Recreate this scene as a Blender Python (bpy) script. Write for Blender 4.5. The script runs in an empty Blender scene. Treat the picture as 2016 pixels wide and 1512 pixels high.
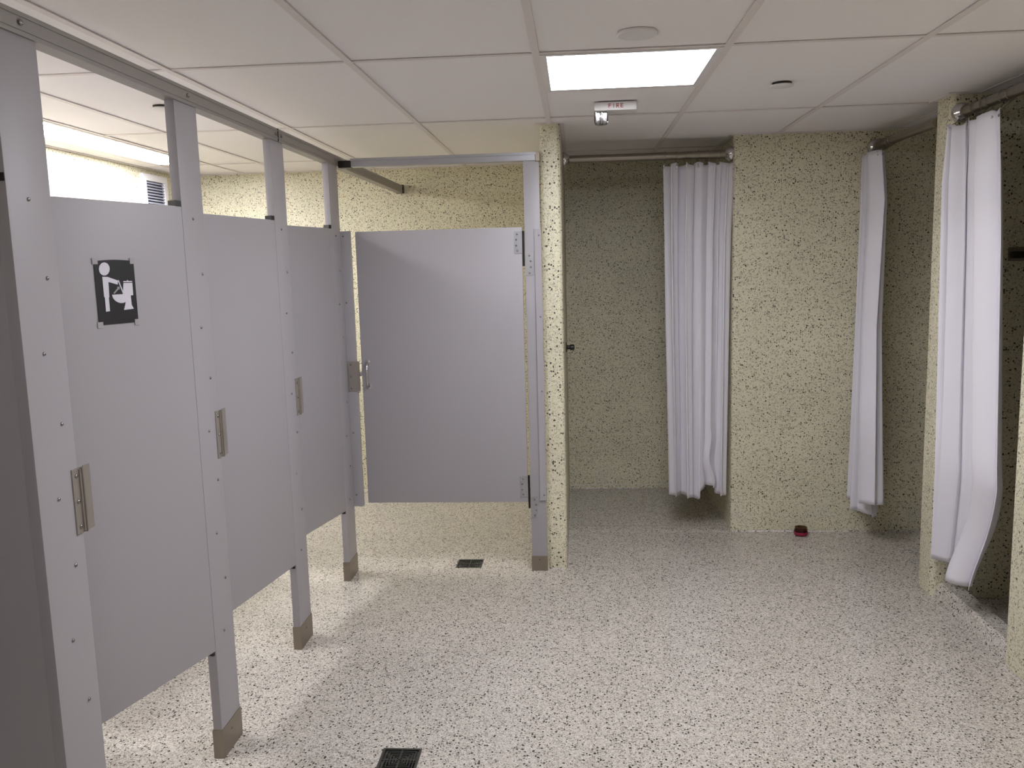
import bpy, bmesh, math, random
from mathutils import Vector, Matrix
random.seed(7)
PI = math.pi
C = bpy.context.scene.collection
sc = bpy.context.scene

def lin(r, g, b, a=1.0):
    f = lambda c: (c/255/12.92 if c/255 <= .04045 else ((c/255+.055)/1.055)**2.4)
    return (f(r), f(g), f(b), a)

# ------------------------------------------------------------------ camera
H = 1.55
YAW, PITCH, ROLL, FPX = -0.0770856, -0.1371187, -0.0262240, 1681.69
fw = Vector((math.sin(YAW)*math.cos(PITCH), math.cos(YAW)*math.cos(PITCH), math.sin(PITCH)))
r0 = Vector((math.cos(YAW), -math.sin(YAW), 0)); u0 = r0.cross(fw)
cr, sr = math.cos(ROLL), math.sin(ROLL)
right = cr*r0 + sr*u0; up = -sr*r0 + cr*u0
cam_data = bpy.data.cameras.new('camera'); cam = bpy.data.objects.new('camera', cam_data); C.objects.link(cam)
cam_data.sensor_width = 36; cam_data.lens = FPX*36/2016; cam_data.clip_start = .02
M = Matrix((right, up, -fw)).transposed().to_4x4(); M.translation = (0, 0, H)
cam.matrix_world = M
sc.camera = cam

# ------------------------------------------------------------------ world, exposure
w = bpy.data.worlds.new('world'); sc.world = w; w.use_nodes = True
w.node_tree.nodes['Background'].inputs[0].default_value = (.5, .5, .5, 1)
w.node_tree.nodes['Background'].inputs[1].default_value = .02
sc.view_settings.view_transform = 'Standard'; sc.view_settings.look = 'None'
sc.view_settings.gamma = 1; sc.view_settings.use_curve_mapping = False
sc.view_settings.exposure = 0.0
LIGHT_MAIN = 25.0      # square panel in view
LIGHT_NEAR = 20.0      # same panels behind the camera
LIGHT_STRIP = 42.0    # strip lights over the stalls

# ------------------------------------------------------------------ materials
def new_mat(name):
    m = bpy.data.materials.new(name); m.use_nodes = True
    nt = m.node_tree; return m, nt, nt.nodes['Principled BSDF']
def node(nt, t, **kw):
    n = nt.nodes.new(t)
    for k, v in kw.items(): setattr(n, k, v)
    return n
def plain(name, col, rough=.5, metal=0, bump=0, bscale=300, spec=.5, aniso=0):
    m, nt, b = new_mat(name)
    b.inputs['Base Color'].default_value = col; b.inputs['Roughness'].default_value = rough
    b.inputs['Metallic'].default_value = metal; b.inputs['Specular IOR Level'].default_value = spec
    geo = node(nt, 'ShaderNodeNewGeometry')
    nz = node(nt, 'ShaderNodeTexNoise'); nz.inputs['Scale'].default_value = bscale
    nt.links.new(geo.outputs['Position'], nz.inputs['Vector'])
    if bump:
        bp = node(nt, 'ShaderNodeBump'); bp.inputs['Strength'].default_value = bump; bp.inputs['Distance'].default_value = .001
        nt.links.new(nz.outputs['Fac'], bp.inputs['Height']); nt.links.new(bp.outputs['Normal'], b.inputs['Normal'])
    mp = node(nt, 'ShaderNodeMapRange'); mp.inputs['To Min'].default_value = max(.02, rough-.05); mp.inputs['To Max'].default_value = rough+.05
    nt.links.new(nz.outputs['Fac'], mp.inputs['Value']); nt.links.new(mp.outputs['Result'], b.inputs['Roughness'])
    return m

def speckle(name, base, mid, pale, dark, s_dark, p_dark, s_mid, p_mid, rough, stain=False, blotch=(.9, 1.06)):
    """resin coating with thrown flakes: base colour, grey flakes, pale flakes, near black flakes"""
    m, nt, b = new_mat(name); L = nt.links
    geo = node(nt, 'ShaderNodeNewGeometry')
    nz = node(nt, 'ShaderNodeTexNoise'); nz.inputs['Scale'].default_value = 90; nz.inputs['Detail'].default_value = 2
    L.new(geo.outputs['Position'], nz.inputs['Vector'])
    off = node(nt, 'ShaderNodeVectorMath', operation='SUBTRACT'); L.new(nz.outputs['Color'], off.inputs[0]); off.inputs[1].default_value = (.5, .5, .5)
    sc_ = node(nt, 'ShaderNodeVectorMath', operation='SCALE'); L.new(off.outputs[0], sc_.inputs[0]); sc_.inputs['Scale'].default_value = .009
    ad = node(nt, 'ShaderNodeVectorMath', operation='ADD'); L.new(geo.outputs['Position'], ad.inputs[0]); L.new(sc_.outputs[0], ad.inputs[1])
    def layer(scale, prob, rad, loc):
        mpn = node(nt, 'ShaderNodeMapping'); mpn.inputs['Location'].default_value = loc; L.new(ad.outputs[0], mpn.inputs['Vector'])
        v = node(nt, 'ShaderNodeTexVoronoi'); v.inputs['Scale'].default_value = scale; L.new(mpn.outputs[0], v.inputs['Vector'])
        sp = node(nt, 'ShaderNodeSeparateColor'); L.new(v.outputs['Color'], sp.inputs[0])
        a = node(nt, 'ShaderNodeMath', operation='LESS_THAN'); L.new(sp.outputs[0], a.inputs[0]); a.inputs[1].default_value = prob
        # flake size varies with the cell's second random number
        rr = node(nt, 'ShaderNodeMath', operation='MULTIPLY_ADD'); L.new(sp.outputs[1], rr.inputs[0]); rr.inputs[1].default_value = rad*.7; rr.inputs[2].default_value = rad*.55
        c = node(nt, 'ShaderNodeMath', operation='LESS_THAN'); L.new(v.outputs['Distance'], c.inputs[0]); L.new(rr.outputs[0], c.inputs[1])
        o = node(nt, 'ShaderNodeMath', operation='MULTIPLY'); L.new(a.outputs[0], o.inputs[0]); L.new(c.outputs[0], o.inputs[1])
        return o.outputs[0]
    big = node(nt, 'ShaderNodeTexNoise'); big.inputs['Scale'].default_value = 2.3; big.inputs['Detail'].default_value = 4
    L.new(geo.outputs['Position'], big.inputs['Vector'])
    mr = node(nt, 'ShaderNodeMapRange'); mr.inputs['To Min'].default_value = blotch[0]; mr.inputs['To Max'].default_value = blotch[1]
    mr.inputs['From Min'].default_value = .3; mr.inputs['From Max'].default_value = .7; L.new(big.outputs['Fac'], mr.inputs['Value'])
    bc = node(nt, 'ShaderNodeVectorMath', operation='SCALE'); bc.inputs[0].default_value = base[:3]; L.new(mr.outputs[0], bc.inputs['Scale'])
    cur = bc.outputs[0]
    for fac, col, k in ((layer(s_mid*1.25, p_mid, .62, (3, 1, 2)), pale, .7), (layer(s_mid, p_mid, .52, (0, 0, 0)), mid, .75),
                        (layer(s_dark*1.7, p_dark*1.5, .42, (9, 4, 5)), [c*.45 for c in mid], .85), (layer(s_dark, p_dark, .40, (5, 7, 1)), dark, .95)):
        mx = node(nt, 'ShaderNodeMix', data_type='RGBA')
        ml = node(nt, 'ShaderNodeMath', operation='MULTIPLY'); L.new(fac, ml.inputs[0]); ml.inputs[1].default_value = k
        L.new(ml.outputs[0], mx.inputs['Factor']); L.new(cur, mx.inputs['A']); mx.inputs['B'].default_value = (*col[:3], 1)
        cur = mx.outputs['Result']
    if stain:   # whitish mineral bloom with ragged edges along the foot of the wall
        sep = node(nt, 'ShaderNodeSeparateXYZ'); L.new(geo.outputs['Position'], sep.inputs[0])
        zr = node(nt, 'ShaderNodeMapRange'); zr.inputs['From Min'].default_value = .0; zr.inputs['From Max'].default_value = .28
        zr.inputs['To Min'].default_value = 1; zr.inputs['To Max'].default_value = 0; L.new(sep.outputs['Z'], zr.inputs['Value'])
        n2 = node(nt, 'ShaderNodeTexNoise'); n2.inputs['Scale'].default_value = 6; n2.inputs['Detail'].default_value = 6; L.new(geo.outputs['Position'], n2.inputs['Vector'])
        n3 = node(nt, 'ShaderNodeMapRange'); n3.inputs['From Min'].default_value = .56; n3.inputs['From Max'].default_value = .7; n3.inputs['To Max'].default_value = .55; L.new(n2.outputs['Fac'], n3.inputs['Value'])
        mm = node(nt, 'ShaderNodeMath', operation='MULTIPLY'); L.new(zr.outputs[0], mm.inputs[0]); L.new(n3.outputs[0], mm.inputs[1])
        mx = node(nt, 'ShaderNodeMix', data_type='RGBA'); L.new(mm.outputs[0], mx.inputs['Factor']); L.new(cur, mx.inputs['A']); mx.inputs['B'].default_value = lin(205, 200, 195)
        cur = mx.outputs['Result']
    L.new(cur, b.inputs['Base Color'])
    b.inputs['Roughness'].default_value = rough
    bn = node(nt, 'ShaderNodeTexNoise'); bn.inputs['Scale'].default_value = 60; bn.inputs['Detail'].default_value = 3; L.new(geo.outputs['Position'], bn.inputs['Vector'])
    bp = node(nt, 'ShaderNodeBump'); bp.inputs['Strength'].default_value = .35; bp.inputs['Distance'].default_value = .002
    L.new(bn.outputs['Fac'], bp.inputs['Height']); L.new(bp.outputs['Normal'], b.inputs['Normal'])
    return m

WALLM = speckle('speckled_wall_coating', lin(216, 210, 184), lin(174, 166, 142), lin(226, 219, 200), lin(44, 37, 30), 92, .20, 120, .30, .42, stain=True)
JOINTM = speckle('speckled_wall_joint', lin(220, 214, 190), lin(182, 175, 150), lin(236, 232, 220), lin(70, 62, 54), 88, .10, 120, .22, .5)
FLOORM = speckle('speckled_floor_coating', lin(194, 187, 178), lin(146, 138, 128), lin(222, 216, 210), lin(26, 24, 22), 112, .24, 150, .46, .27, blotch=(.93, 1.05))
TILEM = plain('ceiling_tile_white', lin(242, 238, 240), .9, bump=.25, bscale=500, spec=.2)
TEEM = plain('ceiling_grid_paint', lin(226, 219, 219), .6, spec=.3)
PLENUM = plain('ceiling_slab_grey', lin(120, 116, 112), .9)
PANELM = plain('grey_lilac_laminate', lin(162, 158, 163), .42, bump=.12, bscale=420)
KEEPM = plain('satin_latch_plate', lin(158, 150, 144), .42, .45)
STEEL = plain('brushed_stainless', lin(150, 143, 134), .34, 1, bump=.05, bscale=700)
SHOEM = plain('satin_stainless_shoe', lin(148, 138, 127), .42, .85)
ALU = plain('anodised_aluminium', lin(176, 176, 182), .38, .8)
RAILM = plain('dull_aluminium', lin(152, 147, 144), .5, .3)
CHROME = plain('polished_chrome', lin(205, 203, 203), .12, 1)
DARKM = plain('dark_steel', lin(52, 48, 46), .4, .6)
BLACKM = plain('black_plastic', lin(22, 20, 20), .4)
SCREWM = plain('screw_steel', lin(150, 146, 144), .25, 1)
GRATEM = plain('dark_grate_metal', lin(74, 74, 70), .45, .4)
PITM = plain('drain_pit_black', lin(10, 10, 9), .7)
WHITEP = plain('white_plastic', lin(226, 222, 224), .45)
VENTF = plain('vent_frame_white', lin(228, 226, 230), .5)
VENTS = plain('vent_slat_blue_grey', lin(168, 172, 190), .5)
REDM = plain('red_lettering', lin(176, 40, 48), .6)
PAPER = plain('black_printed_paper', lin(26, 25, 28), .45)
PRINTW = plain('white_print', lin(214, 210, 222), .5)
TAPEM = plain('frosted_tape', lin(167, 163, 167), .35)
ARROWM = plain('grey_print', lin(150, 148, 156), .5)
CAULK = plain('pale_sealant', lin(214, 210, 198), .6)
GAPM = plain('shadow_gap_dark', lin(60, 55, 52), .9)

def cloth_mat():
    m, nt, b = new_mat('white_curtain_vinyl')
    b.inputs['Base Color'].default_value = lin(242, 239, 246); b.inputs['Roughness'].default_value = .45
    tr = node(nt, 'ShaderNodeBsdfTranslucent'); tr.inputs[0].default_value = lin(244, 241, 248)
    mx = node(nt, 'ShaderNodeMixShader'); mx.inputs[0].default_value = .24
    out = nt.nodes['Material Output']
    nt.links.new(b.outputs[0], mx.inputs[1]); nt.links.new(tr.outputs[0], mx.inputs[2]); nt.links.new(mx.outputs[0], out.inputs[0])
    geo = node(nt, 'ShaderNodeNewGeometry'); wv = node(nt, 'ShaderNodeTexNoise'); wv.inputs['Scale'].default_value = 14; wv.inputs['Detail'].default_value = 3
    bp = node(nt, 'ShaderNodeBump'); bp.inputs['Strength'].default_value = .25; bp.inputs['Distance'].default_value = .01
    nt.links.new(geo.outputs['Position'], wv.inputs['Vector']); nt.links.new(wv.outputs['Fac'], bp.inputs['Height']); nt.links.new(bp.outputs[0], b.inputs['Normal'])
    return m
CLOTH = cloth_mat()
def glow(name, strength, col=(1, .985, 1)):
    m, nt, b = new_mat(name)
    b.inputs['Base Color'].default_value = (.8, .8, .8, 1)
    b.inputs['Emission Color'].default_value = (*col, 1); b.inputs['Emission Strength'].default_value = strength
    return m
GLOW_MAIN = glow('lit_diffuser_square', LIGHT_MAIN, (.975, .985, 1.04)); GLOW_NEAR = glow('lit_diffuser_near', LIGHT_NEAR, (.975, .985, 1.04)); GLOW_STRIP = glow('lit_diffuser_strip', LIGHT_STRIP, (.985, .985, 1.0))
def glass_mat(name, col, rough=.05):
    m, nt, b = new_mat(name); b.inputs['Base Color'].default_value = col; b.inputs['Roughness'].default_value = rough
    b.inputs['Transmission Weight'].default_value = 1.0; b.inputs['IOR'].default_value = 1.45; return m
LENS = glass_mat('clear_strobe_lens', (.92, .93, .97, 1))
CUPGLASS = glass_mat('brown_tinted_glass', lin(120, 96, 74), .1)
CRIMSON = plain('crimson_wax', lin(150, 30, 62), .35)

# ------------------------------------------------------------------ mesh helpers
def mesh_obj(name, bm, mat, parent=None, loc=(0, 0, 0), rotz=0, smooth=None):
    me = bpy.data.meshes.new(name); bmesh.ops.recalc_face_normals(bm, faces=bm.faces); bm.to_mesh(me); bm.free()
    mats = mat if isinstance(mat, (list, tuple)) else [mat]
    for m in mats: me.materials.append(m)
    if smooth is not None:
        me.polygons.foreach_set('use_smooth', [True]*len(me.polygons)); me.set_sharp_from_angle(angle=math.radians(smooth))
    return inst(name, me, parent, loc, rotz)
def inst(name, me, parent=None, loc=(0, 0, 0), rotz=0):
    o = bpy.data.objects.new(name, me); C.objects.link(o)
    o.location = loc; o.rotation_euler = (0, 0, rotz)
    if parent is not None: o.parent = parent
    return o
def tag(o, label, cat, group=None):
    o['label'] = label; o['category'] = cat
    if group: o['group'] = group
    return o
def thing(name, label, cat, loc=(0, 0, 0), rotz=0, group=None):
    o = bpy.data.objects.new(name, None); C.objects.link(o); o.empty_display_size = .1
    o.location = loc; o.rotation_euler = (0, 0, rotz); return tag(o, label, cat, group)
def struct(o):
    o['kind'] = 'structure'; return o
def box(bm, x0, x1, y0, y1, z0, z1, bev=0):
    r = bmesh.ops.create_cube(bm, size=1)
    vs = r['verts']
    for v in vs:
        v.co = Vector(((x0+x1)/2+v.co.x*(x1-x0), (y0+y1)/2+v.co.y*(y1-y0), (z0+z1)/2+v.co.z*(z1-z0)))
    if bev:
        es = list({e for v in vs for e in v.link_edges})
        bmesh.ops.bevel(bm, geom=es, offset=bev, segments=2, affect='EDGES', profile=.6)
    return bm
def B(*a, bev=0): return box(bmesh.new(), *a, bev=bev)
def cyl(bm, p0, p1, r0_, r1_=None, n=20, cap=True):
    p0 = Vector(p0); p1 = Vector(p1); d = p1-p0; r1_ = r0_ if r1_ is None else r1_
    mt = Matrix.Translation((p0+p1)/2) @ d.to_track_quat('Z', 'Y').to_matrix().to_4x4()
    bmesh.ops.create_cone(bm, cap_ends=cap, segments=n, radius1=r0_, radius2=r1_, depth=d.length, matrix=mt); return bm
def lathe(bm, prof, axis='z', loc=(0, 0, 0), n=24):
    rings = []
    for r, h in prof:
        ring = []
        for k in range(n):
            a = 2*PI*k/n
            p = {'z': (r*math.cos(a), r*math.sin(a), h), 'x': (h, r*math.cos(a), r*math.sin(a)), 'y': (r*math.cos(a), h, r*math.sin(a))}[axis]
            ring.append(bm.verts.new(Vector(p)+Vector(loc)))
        rings.append(ring)
    for a, b in zip(rings, rings[1:]):
        for k in range(n): bm.faces.new((a[k], a[(k+1) % n], b[(k+1) % n], b[k]))
    bm.faces.new(rings[0]); bm.faces.new(rings[-1][::-1]); return bm
def tube(bm, pts, r, n=8):
    pts = [Vector(p) for p in pts]; rings = []
    for i, p in enumerate(pts):
        t = (pts[min(i+1, len(pts)-1)]-pts[max(i-1, 0)]).normalized()
        a = t.orthogonal().normalized() if i == 0 else (prev-t*prev.dot(t)).normalized()
        prev = a; b = t.cross(a)
        rings.append([bm.verts.new(p+(a*math.cos(2*PI*k/n)+b*math.sin(2*PI*k/n))*r) for k in range(n)])
    for a, b in zip(rings, rings[1:]):
        for k in range(n): bm.faces.new((a[k], a[(k+1) % n], b[(k+1) % n], b[k]))
    bm.faces.new(rings[0]); bm.faces.new(rings[-1][::-1]); return bm
def prism(bm, pts, z0, z1):
    lo = [bm.verts.new((x, y, z0)) for x, y in pts]; hi = [bm.verts.new((x, y, z1)) for x, y in pts]
    n = len(pts)
    for k in range(n): bm.faces.new((lo[k], lo[(k+1) % n], hi[(k+1) % n], hi[k]))
    bm.faces.new(lo[::-1]); bm.faces.new(hi); return bm
def rrect(x0, x1, y0, y1, r, corners='abcd', seg=6):
    """plan outline with chosen corners rounded: a=(x0,y0) b=(x1,y0) c=(x1,y1) d=(x0,y1)"""
    out = []
    for key, cx, cy, a0 in (('a', x0, y0, PI), ('b', x1, y0, 1.5*PI), ('c', x1, y1, 0), ('d', x0, y1, .5*PI)):
        if key in corners:
            sx = 1 if cx == x0 else -1; sy = 1 if cy == y0 else -1
            for k in range(seg+1):
                a = a0+k/seg*PI/2; out.append((cx+sx*r+r*math.cos(a), cy+sy*r+r*math.sin(a)))
        else: out.append((cx, cy))
    return out
_scr = {}
def screw(parent, loc, axis='x', r=.0048, sign=1):
    key = (axis, r, sign)
    if key not in _scr:
        bm = bmesh.new(); s = sign
        lathe(bm, [(r, 0), (r, s*.0012), (r*.8, s*.0028), (r*.4, s*.0036), (r*.12, s*.0037)], axis, n=12)
        o = mesh_obj('screw', bm, SCREWM, parent, loc, smooth=50); _scr[key] = o.data; return o
    return inst('screw', _scr[key], parent, loc)

# ------------------------------------------------------------------ floor (with two drain pits)
ZC = 2.2203
GX, GY, G = -.7267, 2.8533, .6096
X0, X1, Y0, Y1 = -2.70, 2.55, -2.2, 5.82
drains = [(-.650, -.522, 2.437, 2.565), (-.648, -.512, 4.243, 4.375)]
bm = bmesh.new()
xs = sorted({X0-.1, X1+.1, *[d[0] for d in drains], *[d[1] for d in drains]}); ys = sorted({Y0-.1, Y1+.1, *[d[2] for d in drains], *[d[3] for d in drains]})
for a, b in zip(xs, xs[1:]):
    for c, d in zip(ys, ys[1:]):
        mx_, my_ = (a+b)/2, (c+d)/2
        if any(q[0] < mx_ < q[1] and q[2] < my_ < q[3] for q in drains): continue
        f = bm.faces.new([bm.verts.new(p) for p in ((a, c, 0), (b, c, 0), (b, d, 0), (a, d, 0))])
for a, b, c, d in drains:
    for p, q in (((a, c), (b, c)), ((b, c), (b, d)), ((b, d), (a, d)), ((a, d), (a, c))):
        bm.faces.new([bm.verts.new(v) for v in ((*p, 0), (*q, 0), (*q, -.05), (*p, -.05))])
bmesh.ops.remove_doubles(bm, verts=bm.verts, dist=1e-5)
floor = struct(mesh_obj('floor', bm, FLOORM))
bm = bmesh.new(); box(bm, X0-.1, X1+.1, Y0-.1, Y1+.1, -.12, -.05)
mesh_obj('sub_floor', bm, PITM, floor)

# ------------------------------------------------------------------ block walls
ZJ = -.02; CH = .2032; BW = .4064; JT = .005; PR = .0011
_blk = {}
def block_mesh(wd, ht):
    key = (round(wd, 3), round(ht, 3))
    if key not in _blk:
        bm = bmesh.new(); w2, h2, c = wd, ht, .0012
        pts = [(0, 0), (w2, 0), (w2, h2), (0, h2)]; pin = [(c, c), (w2-c, c), (w2-c, h2-c), (c, h2-c)]
        bk = [bm.verts.new((x, .004, z)) for x, z in pts]; ed = [bm.verts.new((x, -PR+c, z)) for x, z in pts]; fr = [bm.verts.new((x, -PR, z)) for x, z in pin]
        for A, Bq in ((bk, ed), (ed, fr)):
            for k in range(4): bm.faces.new((A[k], A[(k+1) % 4], Bq[(k+1) % 4], Bq[k]))
        bm.faces.new(fr)
        me = bpy.data.meshes.new('block'); bmesh.ops.recalc_face_normals(bm, faces=bm.faces); bm.to_mesh(me); bm.free(); me.materials.append(WALLM); _blk[key] = me
    return _blk[key]
def lay_blocks(parent, origin, rotz, length, phase=0., z0=0.0, z1=ZC, kfrom=0):
    """running bond of blocks on a plane; local +x runs along the wall, local -y faces the room"""
    c, s = math.cos(rotz), math.sin(rotz)
    k = 0
    while True:
        za = ZJ+k*CH+JT/2; zb = ZJ+(k+1)*CH-JT/2
        if za > z1-.02: break
        za = max(za, z0); zb = min(zb, z1)
        if k >= kfrom and zb > z0+.02:
            u = phase-(BW/2 if k % 2 else 0)
            while u > 0: u -= BW
            while u < length:
                a = max(u+JT/2, 0.0); b = min(u+BW-JT/2, length)
                if b-a > .03:
                    inst('block', block_mesh(b-a, zb-za), parent, (origin[0]+a*c, origin[1]+a*s, za), rotz)
                u += BW
        k += 1
def end_blocks(parent, x0, x1, y0, y1, r, corners, long_y=True, z0=0.):
    """one rounded-corner block per course at the free end of a wall; length alternates full / half"""
    k = 0
    while True:
        za = max(ZJ+k*CH+JT/2, z0); zb = min(ZJ+(k+1)*CH-JT/2, ZC)
        if za > ZC-.02: break
        mesh_obj('bullnose_block', prism(bmesh.new(), rrect(x0, x1, y0, y1, r, corners), za, zb), WALLM, parent, smooth=35)
        k += 1

# back wall of the stalls and of the middle shower
wb = struct(mesh_obj('wall_back', B(X0-.1, 2.6, Y1, Y1+.12, -.05, ZC+.06), JOINTM))
lay_blocks(wb, (X0, Y1, 0), 0, -.163-X0, phase=(1.336-.05-X0) % BW)
lay_blocks(wb, (-.064, Y1, 0), 0, .867+.064, phase=(1.336+.064) % BW)
# left wall behind the stalls
wl = struct(mesh_obj('wall_left', B(X0-.12, X0, Y0, Y1, -.05, ZC+.06), JOINTM))
lay_blocks(wl, (X0, 1.6, 0), PI/2, Y1-1.6, phase=.1)
# wall between stalls and the middle shower
wm = struct(mesh_obj('wall_middle', prism(bmesh.new(), rrect(-.163+PR, -.064-PR, 4.225+PR, Y1, .022, 'ab'), -.05, ZC+.06), JOINTM, smooth=35))
k = 0
while ZJ+k*CH < ZC-.03:
    L_ = .40 if k % 2 else .20
    za = max(ZJ+k*CH+JT/2, 0); zb = min(ZJ+(k+1)*CH-JT/2, ZC)
    mesh_obj('bullnose_block', prism(bmesh.new(), rrect(-.163, -.064, 4.225, 4.225+L_-JT, .022, 'ab'), za, zb), WALLM, wm, smooth=35)
    for side, rz, x in ((0, -PI/2, -.163+PR), (1, PI/2, -.064-PR)):
        y = 4.225+L_
        while y < Y1-.03:
            b_ = min(y+BW-JT, Y1)
            if side == 0: inst('block', block_mesh(b_-y, zb-za), wm, (x, b_, za), rz)
            else: inst('block', block_mesh(b_-y, zb-za), wm, (x, y, za), rz)
            y += BW
    k += 1
# block return between middle and corner shower: front face y=4.84, side face x=.867
BYR = 4.84
wr = struct(mesh_obj('wall_back_right', prism(bmesh.new(), rrect(.867+PR, X1+.1, BYR+PR, Y1, .02, 'a'), -.05, ZC+.06), JOINTM, smooth=35))
k = 0
while ZJ+k*CH < ZC-.03:
    x_first = 1.336-BW if k % 2 == 0 else 1.130   # joints seen at 1.336 in even courses, 1.13 in odd ones
    Lx = (1.336-.867) if k % 2 == 0 else (1.130-.867)
    if k % 2 == 0: Lx -= 0
    za = max(ZJ+k*CH+JT/2, 0); zb = min(ZJ+(k+1)*CH-JT/2, ZC)
    mesh_obj('bullnose_block', prism(bmesh.new(), rrect(.867, .867+Lx-JT/2, BYR, BYR+.2-JT, .02, 'a'), za, zb), WALLM, wr, smooth=35)
    u = .867+Lx
    while u < X1-.02:
        b_ = min(u+BW, X1); inst('block', block_mesh(b_-u-JT, zb-za), wr, (u+JT/2, BYR+PR, za), 0); u += BW
    y = BYR+.2
    while y < Y1-.03:
        b_ = min(y+BW, Y1); inst('block', block_mesh(b_-y-JT, zb-za), wr, (.867+PR, b_-JT/2, za), -PI/2); y += BW
    k += 1
# far right wall of the showers
wr2 = struct(mesh_obj('wall_right', B(X1, X1+.12, 2.9, BYR, -.05, ZC+.06), JOINTM))
lay_blocks(wr2, (X1, BYR, 0), -PI/2, BYR-3.2, phase=0)
# pier between the two right-hand showers
PX, PYA, PYB = 1.595, 3.865, 4.03
wp = struct(mesh_obj('wall_right_pier', prism(bmesh.new(), rrect(PX+PR, X1, PYA+PR, PYB-PR, .03, 'ad'), -.05, ZC+.06), JOINTM, smooth=35))
k = 0
while ZJ+k*CH < ZC-.03:
    L_ = .40 if k % 2 else .20
    za = max(ZJ+k*CH+JT/2, 0); zb = min(ZJ+(k+1)*CH-JT/2, ZC)
    mesh_obj('bullnose_block', prism(bmesh.new(), rrect(PX, PX+L_-JT, PYA, PYB, .03, 'ad'), za, zb), WALLM, wp, smooth=35)
    u = PX+L_
    while u < X1-.03:
        b_ = min(u+BW-JT, X1)
        inst('block', block_mesh(b_-u, zb-za), wp, (u, PYA+PR, za), 0); inst('block', block_mesh(b_-u, zb-za), wp, (b_, PYB-PR, za), PI)
        u += BW
    k += 1
# wall nearer on the right: far corner rounded
QY = 3.20
wq = struct(mesh_obj('wall_right_near', prism(bmesh.new(), rrect(PX+PR, X1+.1, Y0, QY-PR, .03, 'd'), -.05, ZC+.06), JOINTM, smooth=35))
k = 0
while ZJ+k*CH < ZC-.03:
    L_ = .40 if k % 2 else .20
    za = max(ZJ+k*CH+JT/2, 0); zb = min(ZJ+(k+1)*CH-JT/2, ZC)
    mesh_obj('bullnose_block', prism(bmesh.new(), rrect(PX, PX+.2, QY-L_+JT, QY, .03, 'd'), za, zb), WALLM, wq, smooth=35)
    u = QY-L_
    while u > .6:
        inst('block', block_mesh(BW-JT, zb-za), wq, (PX+PR, u, za), -PI/2); u -= BW
    u = PX+.2+JT
    while u < X1-.03:
        b_ = min(u+BW-JT, X1); inst('block', block_mesh(b_-u, zb-za), wq, (b_, QY-PR, za), PI); u += BW
    k += 1
# wall behind the camera
struct(mesh_obj('wall_front', B(X0-.1, X1+.1, Y0-.12, Y0, -.05, ZC+.06), WALLM))

# coved skirting: quarter hollow running along wall feet (same coating as the floor)
def cove(name, path, r=.010):
    """path: plan points with the room on the LEFT of travel"""
    bm = bmesh.new(); rings = []
    P = [Vector((*p, 0)) for p in path]
    for i, p in enumerate(P):
        d1 = (P[i]-P[i-1]).normalized() if i else (P[1]-P[0]).normalized()
        d2 = (P[i+1]-P[i]).normalized() if i < len(P)-1 else d1
        n1 = Vector((-d1.y, d1.x, 0)); n2 = Vector((-d2.y, d2.x, 0)); n = (n1+n2).normalized(); n /= max(.4, n.dot(n1))
        ring = [bm.verts.new(p-n*.004+Vector((0, 0, -.004)))]
        for k in range(7):
            a = k/6*PI/2
            ring.append(bm.verts.new(p+n*(r-r*math.sin(a)) + Vector((0, 0, r-r*math.cos(a)+.0004))))
        ring.append(bm.verts.new(p-n*.004+Vector((0, 0, r))))
        rings.append(ring)
    for a, b in zip(rings, rings[1:]):
        for k in range(len(a)-1): bm.faces.new((a[k], a[k+1], b[k+1], b[k]))
    return struct(mesh_obj(name, bm, FLOORM, smooth=40))
cove('baseboard_back', [(-.165, Y1), (X0, Y1), (X0, Y0)])
cove('baseboard_middle', [(.867, Y1), (-.064, Y1), (-.064, 4.25), (-.085, 4.225), (-.142, 4.225), (-.163, 4.25), (-.163, Y1)])
cove('baseboard_right', [(PX+.03, PYB), (X1, PYB), (X1, BYR), (.887, BYR), (.867, BYR+.02), (.867, Y1)][0:6])
cove('baseboard_pier', [(PX+.03, PYA), (PX, PYA+.03), (PX, PYB-.03), (PX+.03, PYB)][::-1])
cove('baseboard_near', [(PX, Y0), (PX, QY-.03), (PX+.03, QY)])
# thresholds of the showers
def kerb(name, x0, x1, y0, y1, h, along):
    bm = bmesh.new(); n = 8; prof = []
    wd = (x1-x0) if along == 'y' else (y1-y0)
    for k in range(n+1):
        t = k/n; e = min(t, 1-t)*wd; zz = h*math.sin(min(1, e/.035)*PI/2); prof.append((t*wd, zz))
    prof = [(0, -.003)]+prof+[(wd, -.003)]
    rings = []
    for q in ((y0, y1) if along == 'y' else (x0, x1)):
        rings.append([bm.verts.new((x0+u, q, z) if along == 'y' else (q, y0+u, z)) for u, z in prof])
    for k in range(len(prof)-1): bm.faces.new((rings[0][k], rings[0][k+1], rings[1][k+1], rings[1][k]))
    bm.faces.new(rings[0]); bm.faces.new(rings[1][::-1])
    return struct(mesh_obj(name, bm, FLOORM, smooth=30))
kerb('trim_1', PX+.01, PX+.15, QY, PYA, .07, 'y')
kerb('trim_2', -.064, .867, 4.83, 4.97, .006, 'x')
# pale line of sealant at the foot of the middle shower's wall
struct(mesh_obj('trim_3', B(-.064, .867, Y1-.0035, Y1+.001, .026, .031), CAULK))

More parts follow.
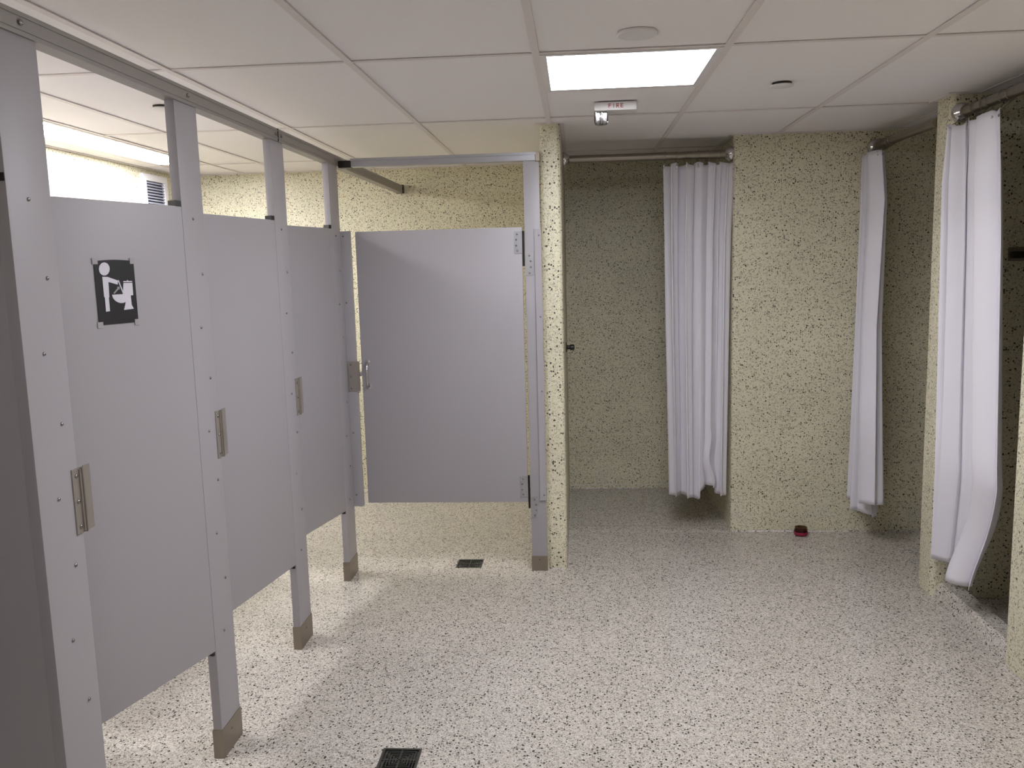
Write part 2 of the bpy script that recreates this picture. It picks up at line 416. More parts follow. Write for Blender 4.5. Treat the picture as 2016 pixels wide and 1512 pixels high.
# ------------------------------------------------------------------ ceiling
ceil = struct(mesh_obj('ceiling', B(X0-.1, X1+.1, Y0-.1, Y1+.1, ZC+.06, ZC+.16), PLENUM))
lights = []   # (x0,x1,y0,y1,kind)
gxi = lambda i: GX+i*G
gyj = lambda j: GY+j*2*G
cells_light = {}
def rect_minus(rs, cut):
    out = []
    for a, b, c, d in rs:
        ca, cb, cc, cd = cut
        if cb <= a or ca >= b or cd <= c or cc >= d: out.append((a, b, c, d)); continue
        if cc > c: out.append((a, b, c, cc))
        if cd < d: out.append((a, b, cd, d))
        if ca > a: out.append((a, ca, max(c, cc), min(d, cd)))
        if cb < b: out.append((cb, b, max(c, cc), min(d, cd)))
    return out
SE = gxi(-3)+G/2
fix = [(gxi(1), gxi(2), gyj(0), gyj(0)+G, 'main'),
       (gxi(1), gxi(2), gyj(-1), gyj(-1)+G, 'near'), (gxi(1), gxi(2), gyj(-4)+G, gyj(-4)+2*G, 'near'),
       (gxi(-3), SE, 2.766, 5.205, 'strip'), (gxi(-3), SE, 1.78, 2.766, 'strip')]
solids = [(-.163, -.064, 4.225, Y1), (.867, X1, BYR, Y1), (PX, X1, PYA, PYB), (PX, X1+.1, Y0, QY)]
_tile = {}
def tile_mesh(wd, ln):
    key = (round(wd, 3), round(ln, 3))
    if key not in _tile:
        bm = bmesh.new(); box(bm, 0, wd, 0, ln, 0, .014, bev=.0015)
        me = bpy.data.meshes.new('ceiling_tile'); bm.to_mesh(me); bm.free(); me.materials.append(TILEM); _tile[key] = me
    return _tile[key]
g = .0035
for i in range(-4, 6):
    for j in range(-5, 3):
        r = [(max(gxi(i), X0), min(gxi(i+1), X1), max(gyj(j), Y0), min(gyj(j+1), Y1))]
        if r[0][1]-r[0][0] < .03 or r[0][3]-r[0][2] < .03: continue
        for f in fix: r = rect_minus(r, f[:4])
        for a, b, c, d in r:
            if b-a < .03 or d-c < .03: continue
            inst('ceiling_tile', tile_mesh(b-a-2*g, d-c-2*g), ceil, (a+g, c+g, ZC+.0035+random.uniform(0, .0012)))
T = .012
for i in range(-4, 7):
    x = gxi(i)
    if not X0+.02 < x < X1: continue
    mesh_obj('main_runner', B(x-T, x+T, Y0, Y1, ZC-.0008, ZC+.0025), TEEM, ceil)
for j in range(-5, 4):
    y = gyj(j)
    if not Y0 < y < Y1: continue
    for i in range(-4, 6):
        a, b = max(gxi(i)+T, X0), min(gxi(i+1)-T, X1)
        if i == -3 and y < 5.205: a = SE+T
        if b-a < .04: continue
        mesh_obj('cross_tee', B(a, b, y-T*.8, y+T*.8, ZC-.0002, ZC+.0028), TEEM, ceil)
mesh_obj('main_runner', B(SE-T*.8, SE+T*.8, Y0, Y1, ZC-.0004, ZC+.0026), TEEM, ceil)
for a, b, c, d, kd in fix:
    if kd != 'strip':
        for yy in (c, d):
            if abs(((yy-GY)/(2*G)) % 1) > .1 and abs(((yy-GY)/(2*G)) % 1) < .9:
                mesh_obj('cross_tee', B(a+T, b-T, yy-T*.8, yy+T*.8, ZC-.0002, ZC+.0028), TEEM, ceil)
# wall angle around the ceiling edge
def angle_strip(name, x0, x1, y0, y1): struct(mesh_obj(name, B(x0, x1, y0, y1, ZC-.0015, ZC+.0035), TEEM))
angle_strip('trim_4', X0, -.163, Y1-.02, Y1); angle_strip('trim_5', -.064, .867, Y1-.02, Y1)
angle_strip('trim_6', .85, X1, BYR-.02, BYR); angle_strip('trim_7', X0, X0+.02, Y0, Y1-.02)
angle_strip('trim_8', PX-.02, X1, PYA-.02, PYA); angle_strip('trim_9', PX-.02, PX, PYA, PYB+.02); angle_strip('trim_10', -.185, -.045, 4.205, 4.225)
angle_strip('trim_11', -.064, -.044, 4.225, Y1-.02); angle_strip('trim_12', .847, .867, BYR, Y1-.02); angle_strip('trim_13', PX-.02, PX, Y0, QY)

# ceiling lights
def ceiling_light(a, b, c, d, mat, label, group):
    t = thing('ceiling_light', label, 'light', ((a+b)/2, (c+d)/2, ZC), 0, group)
    hx, hy = (b-a)/2, (d-c)/2; e = .014
    bm = bmesh.new(); fo = .02
    for q in ((-hx+e-.002, hx-e+.002, -hy+e-.002, -hy+e+fo), (-hx+e-.002, hx-e+.002, hy-e-fo, hy-e+.002), (-hx+e-.002, -hx+e+fo, -hy+e+fo, hy-e-fo), (hx-e-fo, hx-e+.002, -hy+e+fo, hy-e-fo)):
        box(bm, *q, -.002, .01)
    mesh_obj('frame', bm, WHITEP, t)
    mesh_obj('diffuser', B(-hx+e+fo, hx-e-fo, -hy+e+fo, hy-e-fo, .001, .006), mat, t)
    mesh_obj('housing', B(-hx+e, hx-e, -hy+e, hy-e, .012, .05), TEEM, t)
labs = {0: ('square lit panel in the ceiling just behind the fire strobe', None),
        1: ('square lit panel overhead, between the camera and the round cover plate', None), 2: ('square lit panel at the far end of the ceiling behind the camera', None),
        3: ('long lit strip in the ceiling over the far stalls, ending near the louvred vent', None),
        4: ('lit strip in the ceiling over the stalls nearest the camera', None)}
for n, (a, b, c, d, kd) in enumerate(fix):
    ceiling_light(a, b, c, d, {'main': GLOW_MAIN, 'near': GLOW_NEAR, 'strip': GLOW_STRIP}[kd], *labs[n])

# ------------------------------------------------------------------ ceiling fittings
t = thing('fire_strobe', 'white ceiling fire strobe lettered FIRE in red with clear lens', 'alarm', (.177, 3.74, ZC))
mesh_obj('housing', B(-.088, .088, -.02, .09, -.035, .0, bev=.004), WHITEP, t, smooth=40)
bm = bmesh.new(); box(bm, -.088, -.030, -.012, .05, -.088, -.018, bev=.016)
mesh_obj('lens', bm, LENS, t, smooth=60)
bm = bmesh.new(); cyl(bm, (-.058, .018, -.036), (-.058, .018, -.078), .006, n=12)
mesh_obj('flash_tube', bm, CHROME, t)
bm = bmesh.new()
for q in ((-.084, -.032, .036, .040), (-.084, -.078, .0, .040), (-.038, -.032, .0, .040)): box(bm, *q, -.08, -.036)
mesh_obj('reflector', bm, CHROME, t)
# letters F I R E built from strokes on the near face
def stroke_letters(parent, word, x, z, h, wd, gap, y, mat):
    segs = {'F': [(0, 0, 0, 1), (0, 1, 1, 1), (0, .52, .8, .52)], 'I': [(0.3, 0, .3, 1)], 'E': [(0, 0, 0, 1), (0, 1, 1, 1), (0, .5, .85, .5), (0, 0, 1, 0)],
            'R': [(0, 0, 0, 1), (0, 1, .85, 1), (.85, 1, .85, .5), (0, .5, .85, .5), (.4, .5, 1, 0)]}
    s = h*.17
    for ch in word:
        bm = bmesh.new()
        for x0_, z0_, x1_, z1_ in segs[ch]:
            p = Vector((x+x0_*wd, y, z+z0_*h)); q = Vector((x+x1_*wd, y, z+z1_*h)); d = (q-p).normalized(); n = Vector((-d.z, 0, d.x))*s/2; p = p-d*s/2; q = q+d*s/2
            vs = [bm.verts.new(v+Vector((0, o, 0))) for o in (0, -.0008) for v in (p-n, q-n, q+n, p+n)]
            for f in ((0, 1, 2, 3), (7, 6, 5, 4), (0, 1, 5, 4), (1, 2, 6, 5), (2, 3, 7, 6), (3, 0, 4, 7)): bm.faces.new([vs[k] for k in f])
        mesh_obj('letter', bm, mat, parent); x += (wd*.6 if ch == 'I' else wd)+gap
stroke_letters(t, 'FIRE', -.028, -.024, .0145, .0085, .0095, -.0202, REDM)

def disc(loc, r, h, label, name, cat, dark=True):
    t = thing(name, label, cat, loc)
    bm = bmesh.new(); lathe(bm, [(r*.94, 0), (r*.97, -h*.3), (r*.97, -h*.7), (r*.92, -h), (r*.3, -h*1.15)], n=40); mesh_obj('cover', bm, WHITEP, t, smooth=40)
    if dark:
        bm = bmesh.new(); lathe(bm, [(r*.8, .0), (r*.8, .004)], n=32); mesh_obj('gap_ring', bm, GAPM, t)
    return t
disc((.193, 2.66, ZC+.0035), .062, .010, 'white round cover plate on the ceiling above the square light', 'ceiling_cover_plate', 'cover plate', False)
disc((.805, 3.49, ZC-.001), .045, .006, 'small white sprinkler cap in the ceiling right of the square light', 'sprinkler_cap', 'sprinkler')
disc((-1.645, 3.44, ZC-.001), .045, .006, 'small white sprinkler cap in the ceiling over the stalls', 'sprinkler_cap', 'sprinkler')
for s_ in [o for o in bpy.data.objects if o.name.startswith('sprinkler_cap')]:
    s_.location.z = ZC-.006
    bm = bmesh.new(); lathe(bm, [(.036, .0), (.036, .012)], n=32); mesh_obj('collar', bm, GAPM, s_)

# ------------------------------------------------------------------ left wall vent
t = thing('wall_vent', 'white framed louvred vent with blue-grey slats high on the left wall', 'vent', (X0+PR, 5.425, 2.02))
bm = bmesh.new()
for y0, y1, z0, z1 in ((-.16, .16, .125, .165), (-.16, .16, -.165, -.125), (-.16, -.12, -.125, .125), (.12, .16, -.125, .125)): box(bm, 0, .022, y0, y1, z0, z1)
mesh_obj('frame', bm, VENTF, t)
mesh_obj('backing', B(0, .002, -.12, .12, -.125, .125), DARKM, t)
sl = None
for k in range(14):
    z = -.116+k*.0178
    if sl is None:
        bm = bmesh.new(); vs = [bm.verts.new(p) for p in ((.003, -.12, .006), (.018, -.12, -.007), (.018, .12, -.007), (.003, .12, .006), (.003, -.12, .008), (.0185, -.12, -.005), (.0185, .12, -.005), (.003, .12, .008))]
        for f in ((0, 1, 2, 3), (4, 5, 6, 7), (0, 1, 5, 4), (1, 2, 6, 5), (2, 3, 7, 6), (3, 0, 4, 7)): bm.faces.new([vs[q] for q in f])
        sl = mesh_obj('slat', bm, VENTS, t, (0, 0, z)).data
    else: inst('slat', sl, t, (0, 0, z))

# ------------------------------------------------------------------ toilet partitions
PF = -1.155; TH = .030
posts = [(.91, 1.06), (1.70, 1.85), (2.489, 2.637), (3.278, 3.425), (4.052, 4.205)]
plab = ['grey partition post left of the open door, beside the camera',
        'large grey partition post at the left edge, left of the door with the black sign',
        'grey partition post right of the door with the black sign',
        'grey partition post second from the end stall, middle of the row',
        'grey corner partition post where the row meets the end stall']
# screw rows, z staggered left/right (measured)
SZ = [1.717, 1.55, 1.387, 1.225, 1.062, .896, .731, .569, .405]
for n, (a, b) in enumerate(posts):
    t = thing('partition_post', plab[n], 'post', (PF, a, 0), 0, 'grey posts of the stall row')
    mesh_obj('pilaster', B(-TH, 0, 0, b-a, .0, 2.068, bev=.004), PANELM, t, smooth=40)
    bm = bmesh.new(); e = .0022
    box(bm, -TH-e, e, -e, b-a+e, .0, .098); mesh_obj('shoe', bm, SHOEM, t)
    screw(t, (e, (b-a)*.45, .068), 'x', .004)
    if n:
        for k, z in enumerate(SZ):
            screw(t, (0, (.068 if k % 2 == 0 else .106) if k else .068, z), 'x', .0046)
    # keeper plate for the next door's latch, wrapped past the far edge
    if n < 4:
        bm = bmesh.new(); w0 = b-a-.028
        box(bm, .0, .003, w0, b-a+.004, .962, 1.115); box(bm, .0, .010, b-a+.002, b-a+.0055, .962, 1.115)
        box(bm, .003, .007, b-a-.004, b-a+.0015, .966, 1.111)
        box(bm, .008, .0105, b-a+.004, b-a+.030, .966, 1.118)
        kp = mesh_obj('latch_keeper', bm, KEEPM, t); kp['label'] = 'stainless latch keeper plate'
        for z in (1.098, 1.038, .978): screw(kp, (.003, w0+.014, z), 'x', .005)
# partition panels between stalls
for n, (a, b) in enumerate(posts):
    yc = a+.087
    t = tag(mesh_obj('partition_panel', B(X0+.02, PF-TH, yc-.0125, yc+.0125, .36, 1.75, bev=.003), PANELM, smooth=40),
            'grey dividing panel behind the %s post of the stall row' % ('first', 'second', 'third', 'fourth', 'corner')[n], 'panel', 'dividing panels between the stalls')

# doors (hinged on the near edge of the next post, resting slightly inward)
def stall_door(hx, hy, ang, width, label, z0=.365, z1=1.750):
    a = math.radians(ang)
    t = thing('stall_door', label, 'door', (hx, hy, 0), 0, 'grey doors of the stall row')
    t.rotation_euler = (0, 0, -a)      # local -y runs from hinge to free edge, +x faces the room
    mesh_obj('panel', B(-.026, -.001, -width, -.0008, z0, z1, bev=.0015), PANELM, t, smooth=40)
    mesh_obj('hinge_cap', B(-.027, .0005, -.026, -.002, z1-.001, z1+.016), BLACKM, t)
    mesh_obj('hinge_pin', B(-.022, -.004, -.010, -.002, z0-.014, z0+.001), BLACKM, t)
    return t
d_open = stall_door(PF, 1.70, 88, .62, 'grey stall door swung open, shaded, at the left edge of the view')
d_sign = stall_door(PF, 2.489, 16, .615, 'grey stall door carrying the black toilet sign')
d_mid = stall_door(PF, 3.278, 9, .615, 'plain grey stall door, first one past the door with the sign')
d_far = stall_door(PF, 4.052, 12, .595, 'narrow-looking grey stall door next to the corner post')

# sign taped on the door
a = math.radians(16); sgn = thing('toilet_sign', 'black paper sign with white pictogram of a person lifting a toilet seat', 'sign', (0, 0, 0))
sgn.matrix_world = Matrix.Translation((PF, 2.489, 0)) @ Matrix.Rotation(-a, 4, 'Z') @ Matrix.Translation((.0002, -.345, 1.424))
SW, SH = .137, .167
def sg(px, py):   # picture coordinates of the sign (crop pixels) -> local y, z
    # sign corners in the crop: TL(185,235) TR(872,218) BR(988,1283) BL(275,1312)
    v = (py-226)/(1297-226); xl = 185+(275-185)*v; xr = 872+(988-872)*v
    v2 = (py-(235+(218-235)*((px-xl)/(xr-xl))))/((1312-235)+((1283-218)-(1312-235))*((px-xl)/(xr-xl)))
    return ((px-xl)/(xr-xl)*SW, (1-v2)*SH)
def flat(name, poly, mat, parent, off=.0012, th=.0004, raw=False):
    bm = bmesh.new(); pts = poly if raw else [sg(*p) for p in poly]
    A = [bm.verts.new((off, y, z)) for y, z in pts]; Bv = [bm.verts.new((off+th, y, z)) for y, z in pts]; n = len(pts)
    from mathutils.geometry import tessellate_polygon
    for tr in tessellate_polygon([[Vector((y, z, 0)) for y, z in pts]]):
        bm.faces.new([A[k] for k in tr]); bm.faces.new([Bv[k] for k in tr][::-1])
    for k in range(n): bm.faces.new((A[k], A[(k+1) % n], Bv[(k+1) % n], Bv[k]))
    return mesh_obj(name, bm, mat, parent)
bm = bmesh.new(); nn = 10; rows = []
for k in range(nn+1):
    y = SW*k/nn; top = SH+.0035*math.sin(PI*k/nn)
    rows.append([bm.verts.new((o, y, z)) for o, z in ((.0002, 0), (.0012, 0), (.0012, top), (.0002, top))])
for A_, B_ in zip(rows, rows[1:]):
    for k in range(4): bm.faces.new((A_[k], A_[(k+1) % 4], B_[(k+1) % 4], B_[k]))
bm.faces.new(rows[0]); bm.faces.new(rows[-1][::-1])
mesh_obj('paper', bm, PAPER, sgn)
head = [(363+90*math.cos(2*PI*k/28), 363+110*math.sin(2*PI*k/28)) for k in range(28)]
flat('printed_head', head, PRINTW, sgn)
flat('printed_body', [(328, 495), (420, 497), (600, 560), (592, 627), (432, 582), (448, 835), (440, 850), (460, 1080), (392, 1085), (372, 850), (358, 830)], PRINTW, sgn)
flat('printed_lid', [(598, 560), (610, 548), (712, 790), (694, 800)], PRINTW, sgn)
bowl = [(495, 800), (690, 792), (696, 600), (856, 597), (876, 812), (830, 818), (852, 985), (892, 1050), (712, 1066), (742, 930), (700, 944), (650, 946), (600, 932), (550, 900), (515, 860)]
flat('printed_toilet', bowl, PRINTW, sgn)
flat('printed_tank_lid', [(692, 568), (760, 566), (762, 550), (776, 550), (778, 566), (850, 566), (856, 582), (696, 586)], PRINTW, sgn)
flat('printed_arrow', [(522, 772), (538, 786), (612, 706), (626, 716), (630, 662), (578, 668), (594, 684)], ARROWM, sgn)
for (cy, cz) in ((.004, SH), (SW-.004, SH), (.004, 0), (SW-.004, 0)):
    mesh_obj('tape', B(.0002, .0014, cy-.009, cy+.009, cz-.008, cz+.008), TAPEM, sgn)

# head rail along the row, and over the end stall
t = thing('head_rail', 'long dull aluminium head rail along the tops of the stall posts', 'rail', (PF, 0, 2.055))
bm = bmesh.new(); L0, L1 = .6, Y1-.02
box(bm, -.036, .006, L0, L1, .0, .004); box(bm, .003, .006, L0, L1, .004, .046); box(bm, -.036, -.033, L0, L1, .004, .046); box(bm, -.036, .006, L0, L1, .046, .049)
box(bm, .006, .0085, L0, L1, .010, .014); box(bm, .006, .0085, L0, L1, .038, .042)
mesh_obj('rail', bm, RAILM, t)
mesh_obj('wall_bracket', B(-.040, .012, L1-.022, L1+.018, -.002, .054, bev=.004), DARKM, t)
for y in (.975, 1.789, 2.569, 3.326, 3.39, 4.15): screw(t, (.0085, y, .025), 'x', .0065)
mesh_obj('splice', B(.0055, .009, 3.352, 3.356, .0, .048), GAPM, t)
YE = 4.235
t = thing('head_rail', 'short bright aluminium head rail above the end stall door', 'rail', (0, YE-.015, 2.048))
bm = bmesh.new(); box(bm, -1.085, -.182, -.021, .021, 0, .036, bev=.003); box(bm, -1.085, -.182, -.026, -.021, .028, .040)
mesh_obj('rail', bm, ALU, t)
br = mesh_obj('corner_bracket', B(-1.146, -1.083, -.024, .024, -.003, .032, bev=.003), DARKM, t)
mesh_obj('wall_bracket', B(-.186, -.164, -.026, .02, -.004, .040, bev=.003), SHOEM, t)

# end stall front
t = tag(mesh_obj('filler_panel', B(-1.180, -1.108, YE-.0295, YE-.004, .343, 1.742, bev=.003), PANELM, smooth=40), 'narrow grey strip panel between the corner post and the end stall door', 'panel')
kp = mesh_obj('latch_keeper', B(-.0, .058, -.003, .0, -.076, .076), KEEPM, t, (-1.150-.0, YE-.031, 1.02)); kp['label'] = 'stainless latch keeper plate'
for z in (.06, .0, -.06): screw(kp, (.014, -.003, z), 'y', .005, -1)
for z in (1.717, 1.39, 1.06, .73, .405): screw(t, (-1.142, YE-.030, z), 'y', .004, -1)
t = thing('stall_door', 'wide grey end stall door facing the camera with chrome pull handle', 'door', (-.256, YE, 0))
mesh_obj('panel', B(-.826, -.002, -.030, -.005, .362, 1.737, bev=.003), PANELM, t, smooth=40)
pl = bmesh.new(); tube(pl, [(-.792, -.030, 1.088), (-.792, -.052, 1.085), (-.792, -.064, 1.072), (-.792, -.068, 1.03), (-.792, -.064, .988), (-.792, -.052, .975), (-.792, -.030, .972)], .0065, 10)
h_ = mesh_obj('pull_handle', pl, CHROME, t, smooth=50)
bm = bmesh.new()
for z in (1.090, .970): lathe(bm, [(.013, -.030), (.013, -.034), (.008, -.037)], 'y', (-.792, 0, z), 16)
mesh_obj('rosette', bm, CHROME, h_)
bm = bmesh.new(); cyl(bm, (-.838, -.020, 1.03), (-.825, -.020, 1.03), .012, n=16); mesh_obj('latch_bolt', bm, CHROME, t)
for z in (1.663, .444):
    hp = mesh_obj('hinge_plate', B(-.040, -.001, -.0335, -.030, z-.054, z+.054), ALU, t)
    for k, dz in enumerate((.040, .014, -.014, -.040)): screw(hp, (-.028+(.003 if k in (0, 3) else -.002), -.0335, z+dz), 'y', .005, -1)
    bm = bmesh.new(); cyl(bm, (.004, -.022, z-.115), (.004, -.022, z+.055), .0055, n=12); mesh_obj('hinge_barrel', bm, DARKM, t, smooth=40)
t = thing('partition_post', 'narrow grey post at the hinge side of the wide end stall door', 'post', (-.2455, YE-.03, 0))
mesh_obj('pilaster', B(.001, .078, .0, .028, 0, 2.052, bev=.003), PANELM, t, smooth=40)
bm = bmesh.new(); box(bm, -.001, .080, -.0022, .030, 0, .078); mesh_obj('shoe', bm, SHOEM, t); screw(t, (.04, -.0022, .060), 'y', .004, -1)
for z in (1.557, .335):
    hp = mesh_obj('hinge_plate', B(.001, .040, -.0035, .0, z-.054, z+.054), ALU, t)
    for k, dz in enumerate((.042, .015, -.014, -.042)): screw(hp, (.022+(.0 if k in (0, 3) else .006), -.0035, z+dz), 'y', .005, -1)
ch = mesh_obj('wall_channel', B(.048, .082, -.010, .0, .372, 1.727, bev=.0015), PANELM, t)
for z in (1.695, 1.30, .93, .40): screw(ch, (.070, -.010, z), 'y', .004, -1)

# ------------------------------------------------------------------ floor drains
def drain(a, b, c, d, label, seed):
    t = thing('floor_drain', label, 'drain', ((a+b)/2, (c+d)/2, 0), 0)
    hx, hy = (b-a)/2-.0005, (d-c)/2-.0005; z0, z1 = -.006, -.001
    bm = bmesh.new(); f = .008
    for q in ((-hx, hx, -hy, -hy+f), (-hx, hx, hy-f, hy), (-hx, -hx+f, -hy+f, hy-f), (hx-f, hx, -hy+f, hy-f)): box(bm, *q, z0, z1+.0015)
    mesh_obj('frame', bm, GRATEM, t)
    bm = bmesh.new(); n = 5; wv = .0028
    for k in range(n):
        rx = (hx-f)*(1-(k+.75)/(n+1)); ry = (hy-f)*(1-(k+.75)/(n+1))
        for q in ((-rx, rx, -ry, -ry+wv), (-rx, rx, ry-wv, ry), (-rx, -rx+wv, -ry+wv, ry-wv), (rx-wv, rx, -ry+wv, ry-wv)): box(bm, *q, z0, z1)
    box(bm, -.0025, .0025, -hy+f, hy-f, z0, z1-.0003); box(bm, -hx+f, hx-f, -.0025, .0025, z0, z1-.0003)
    mesh_obj('grate', bm, GRATEM, t)
drain(*drains[0], 'square dark floor drain at the bottom edge of the view', 1)
drain(*drains[1], 'square dark floor drain in front of the end stall door', 2)

# ------------------------------------------------------------------ shower rods
def rod(axis, p0, p1, label, small=False):
    t = thing('shower_rod', label, 'rod', p0, 0, 'stainless shower rods'); d = Vector(p1)-Vector(p0)
    bm = bmesh.new(); cyl(bm, (0, 0, 0), d, .021, n=24); mesh_obj('tube', bm, STEEL, t, smooth=40)
    L_ = d.length; u = d.normalized()
    for s in ((0,) if small else (0, 1)):
        bm = bmesh.new()
        prof = [(.040, 0), (.042, .008), (.041, .016), (.036, .026), (.028, .034), (.0215, .040)]
        if small and s: prof = [(.025, 0), (.025, .02), (.0215, .022)]
        if s: prof = [(r, L_-h) for r, h in prof]
        if u[('x', 'y').index(axis)] < 0: prof = [(r, -h) for r, h in prof]
        lathe(bm, prof, axis, n=28); mesh_obj('flange', bm, CHROME, t, smooth=35)
    return t
rod('x', (-.064, 4.885, 2.128), (.867, 4.885, 2.128), 'stainless rod across the middle shower, above its curtain')
RA, RB = 1.606, 1.634
rod('y', (RA, BYR, 2.132), (RA, PYB, 2.132), 'stainless rod of the corner shower, from back wall to pier', True)
rod('y', (RB, PYA, 2.142), (RB, QY, 2.142), 'stainless rod of the nearest right-hand shower, at the top right')

# ------------------------------------------------------------------ shower curtains
def lerp(tab, z):
    """piecewise-linear through (z, value) pairs, z descending"""
    if z >= tab[0][0]: return tab[0][1]
    for (z0, v0), (z1, v1) in zip(tab, tab[1:]):
        if z >= z1: return v1+(v0-v1)*(z-z1)/(z0-z1)
    return tab[-1][1]
def curtain(name_label, origin, axis, a_tab, b_tab, c_tab, amp_tab, nf, ztop, sag, hem, ph, rodz, hooks, rough=None, nz=70, nu=150, skew=0.):
    t = thing('shower_curtain', name_label, 'curtain', origin, 0, 'white shower curtains')
    def pt(u, v):
        hu = u
        zt = ztop - sag*abs(math.sin(PI*hu*(hooks-1)))**1.3
        zb = hem(u)
        z = zt+(zb-zt)*v
        a = lerp(a_tab, z); b = lerp(b_tab, z)
        A = lerp(amp_tab, z)
        th = 2*PI*nf*u+ph+.5*math.sin(2*PI*u*1.3+ph)+(.25*math.sin(z*1.7+u*9))
        along = a+(b-a)*u + (b-a)/nf*.16*math.sin(2*th+.6)
        perp = A*math.sin(th)*(1+.35*math.sin(5.1*u+2.1*ph)) + .25*A*math.sin(2.3*th+1+z*.8) + lerp(c_tab, z)
        if rough: da, dp = rough(u, v, z); along += da; perp += dp
        return (along, perp, z) if axis == 'x' else (perp, along, z)
    bm = bmesh.new(); grid = []
    for j in range(nz+1):
        v = j/nz; v = v if v > .08 else v
        grid.append([bm.verts.new(pt(i/nu, v)) for i in range(nu+1)])
    for j in range(nz):
        for i in range(nu): bm.faces.new((grid[j][i], grid[j][i+1], grid[j+1][i+1], grid[j+1][i]))
    o = mesh_obj('cloth', bm, CLOTH, t)
    o.data.polygons.foreach_set('use_smooth', [True]*len(o.data.polygons))
    md = o.modifiers.new('thickness', 'SOLIDIFY'); md.thickness = .0015
    # hooks and eyelets
    for k in range(hooks):
        u = k/(hooks-1); u = min(max(u, .01), .99)
        p = Vector(pt(u, .008)); bm = bmesh.new()
        rp = Vector((p.x, rodz[0]-origin[1], rodz[1]-origin[2])) if axis == 'x' else Vector((rodz[0]-origin[0], p.y, rodz[1]-origin[2]))
        pts = []
        for q in range(13):
            an = -PI/2+.5+q/12*(2*PI-1.0); r = .0245
            pts.append(rp+(Vector((0, math.cos(an)*r, math.sin(an)*r)) if axis == 'x' else Vector((math.cos(an)*r, 0, math.sin(an)*r))))
        pts = [p+Vector((0, 0, -.008)), p+Vector((0, 0, .006))]+pts
        hk = mesh_obj('hook', tube(bm, pts, .0014, 6), STEEL, t, smooth=60)
        bm = bmesh.new()
        if axis == 'x': lathe(bm, [(.0065, -.0025), (.0065, .0025)], 'y', p+Vector((0, 0, -.010)), 12)
        else: lathe(bm, [(.0065, -.0025), (.0065, .0025)], 'x', p+Vector((0, 0, -.010)), 12)
        mesh_obj('eyelet', bm, CHROME, t)
    return t

# middle shower: bunched at the right of its rod
def hem1(u):
    z = .205+.012*math.sin(9*u)
    if .50 < u < .86: z += .075*math.sin((u-.50)/.36*PI)
    return z-2.09
def r1(u, v, z):
    k = max(0, (v-.80)/.2); g_ = math.exp(-((u-.72)/.11)**2)
    return (.02*k*g_*math.sin(v*40), -.045*k*g_*math.cos((u-.72)*22))
curtain('white shower curtain gathered at the right side of the middle shower', (.49, 4.885, 2.09), 'x',
        [(0, 0), (-.9, .008), (-1.9, .028)], [(0, .385), (-.4, .366), (-1.2, .355), (-1.9, .345)], [(0, -.015), (-1.9, -.03)],
        [(0, .024), (-.3, .027), (-1.2, .030), (-1.9, .032)], 5.0, 0, .020, hem1, .4, (4.885, 2.128), 7, r1)
# corner shower: seen almost edge-on
def hem2(u):
    z = .215
    if u < .22: z = .20+.02
    elif u < .62: z = .165+.02*math.sin((u-.22)*9)
    else: z = .245+.05*(u-.62)
    return z-2.09
curtain('white shower curtain hanging against the speckled back wall in the corner shower', (1.60, 4.82, 2.09), 'y',
        [(0, -.01), (-1.9, -.02)], [(0, -.24), (-.25, -.31), (-.9, -.27), (-1.9, -.37)], [(0, -.05), (-.9, -.055), (-1.9, -.065)],
        [(0, .026), (-.3, .028), (-1.0, .034), (-1.9, .046)], 3.2, 0, .010, hem2, 2.2, (RA, 2.132), 6)
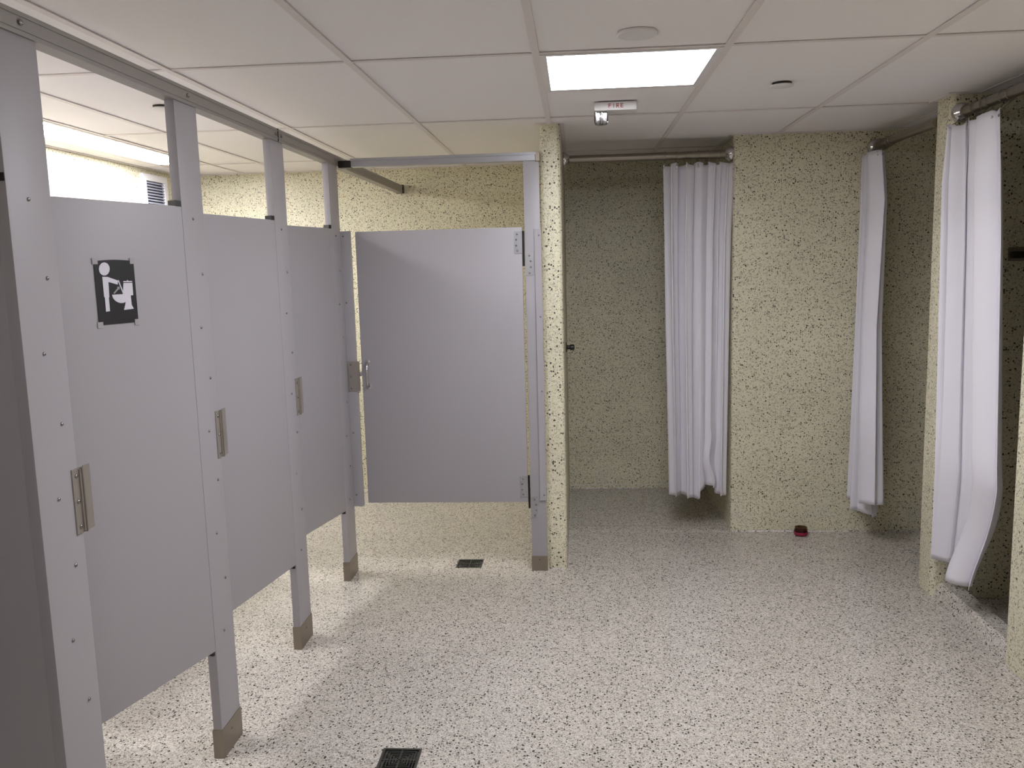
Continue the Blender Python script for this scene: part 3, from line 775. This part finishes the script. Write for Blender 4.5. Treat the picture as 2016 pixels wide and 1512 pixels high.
# nearest shower on the right
def hem3(u):
    z = .20+.012*math.sin(7*u)
    if .30 < u < .60: z += .05*math.sin((u-.30)/.30*PI)
    if u > .6: z = .205-.05*(u-.6)
    return z-2.09
def r3(u, v, z):
    k = max(0, (v-.72)/.28); g_ = math.exp(-((u-.85)/.2)**2)
    return (.05*k*g_*math.sin(v*9), -.05*k*g_*math.sin(v*14))
curtain('large bright white shower curtain hanging in the nearest shower at the right edge', (1.615, 3.86, 2.09), 'y',
        [(0, -.0), (-1.9, -.015)], [(0, -.42), (-.5, -.47), (-1.45, -.52), (-1.9, -.40)], [(0, -.03), (-1.9, -.01)],
        [(0, .020), (-.25, .034), (-1.2, .036), (-1.9, .038)], 3.3, 0, .016, hem3, 1.0, (RB, 2.142), 7, r3)

# ------------------------------------------------------------------ small shower fittings
t = thing('soap_shelf', 'small dark steel shelf on the speckled wall behind the nearest curtain', 'shelf', (1.95, PYA, 1.545))
mesh_obj('tray', B(-.09, .12, -.075, 0, -.018, .012, bev=.006), DARKM, t, smooth=40)
mesh_obj('back_plate', B(-.095, .125, -.006, 0, -.03, .03, bev=.003), STEEL, t, smooth=40)
t = thing('shower_valve', 'small dark shower valve knob on the left side of the middle shower', 'valve', (-.064, 5.05, 1.065))
bm = bmesh.new(); lathe(bm, [(.030, 0), (.030, .004), (.012, .008), (.012, .022), (.017, .026), (.017, .046), (.013, .050)], 'x', n=20)
mesh_obj('knob', bm, DARKM, t, smooth=35)
bm = bmesh.new(); tube(bm, [(.04, 0, 0), (.043, -.012, -.022)], .004, 8); mesh_obj('lever', bm, STEEL, t)
t = thing('jar', 'small open jar with crimson lower half on the floor by the back wall', 'jar', (1.247, 4.775, 0))
bm = bmesh.new(); prof = [(.024, .001), (.036, .006), (.039, .02), (.036, .036), (.034, .042), (.0345, .048), (.031, .048), (.031, .040), (.034, .03), (.036, .02), (.033, .009), (.01, .006)]
lathe(bm, prof, n=28); mesh_obj('glass', bm, CUPGLASS, t, smooth=50)
bm = bmesh.new(); lathe(bm, [(.032, .010), (.0355, .020), (.0345, .028), (.01, .0285)], n=28); mesh_obj('wax', bm, CRIMSON, t, smooth=50)
bm = bmesh.new(); lathe(bm, [(.0366, .007), (.0396, .0195), (.0385, .024), (.0383, .024), (.0390, .0195), (.0362, .007)], n=28); mesh_obj('label_band', bm, CRIMSON, t, smooth=50)
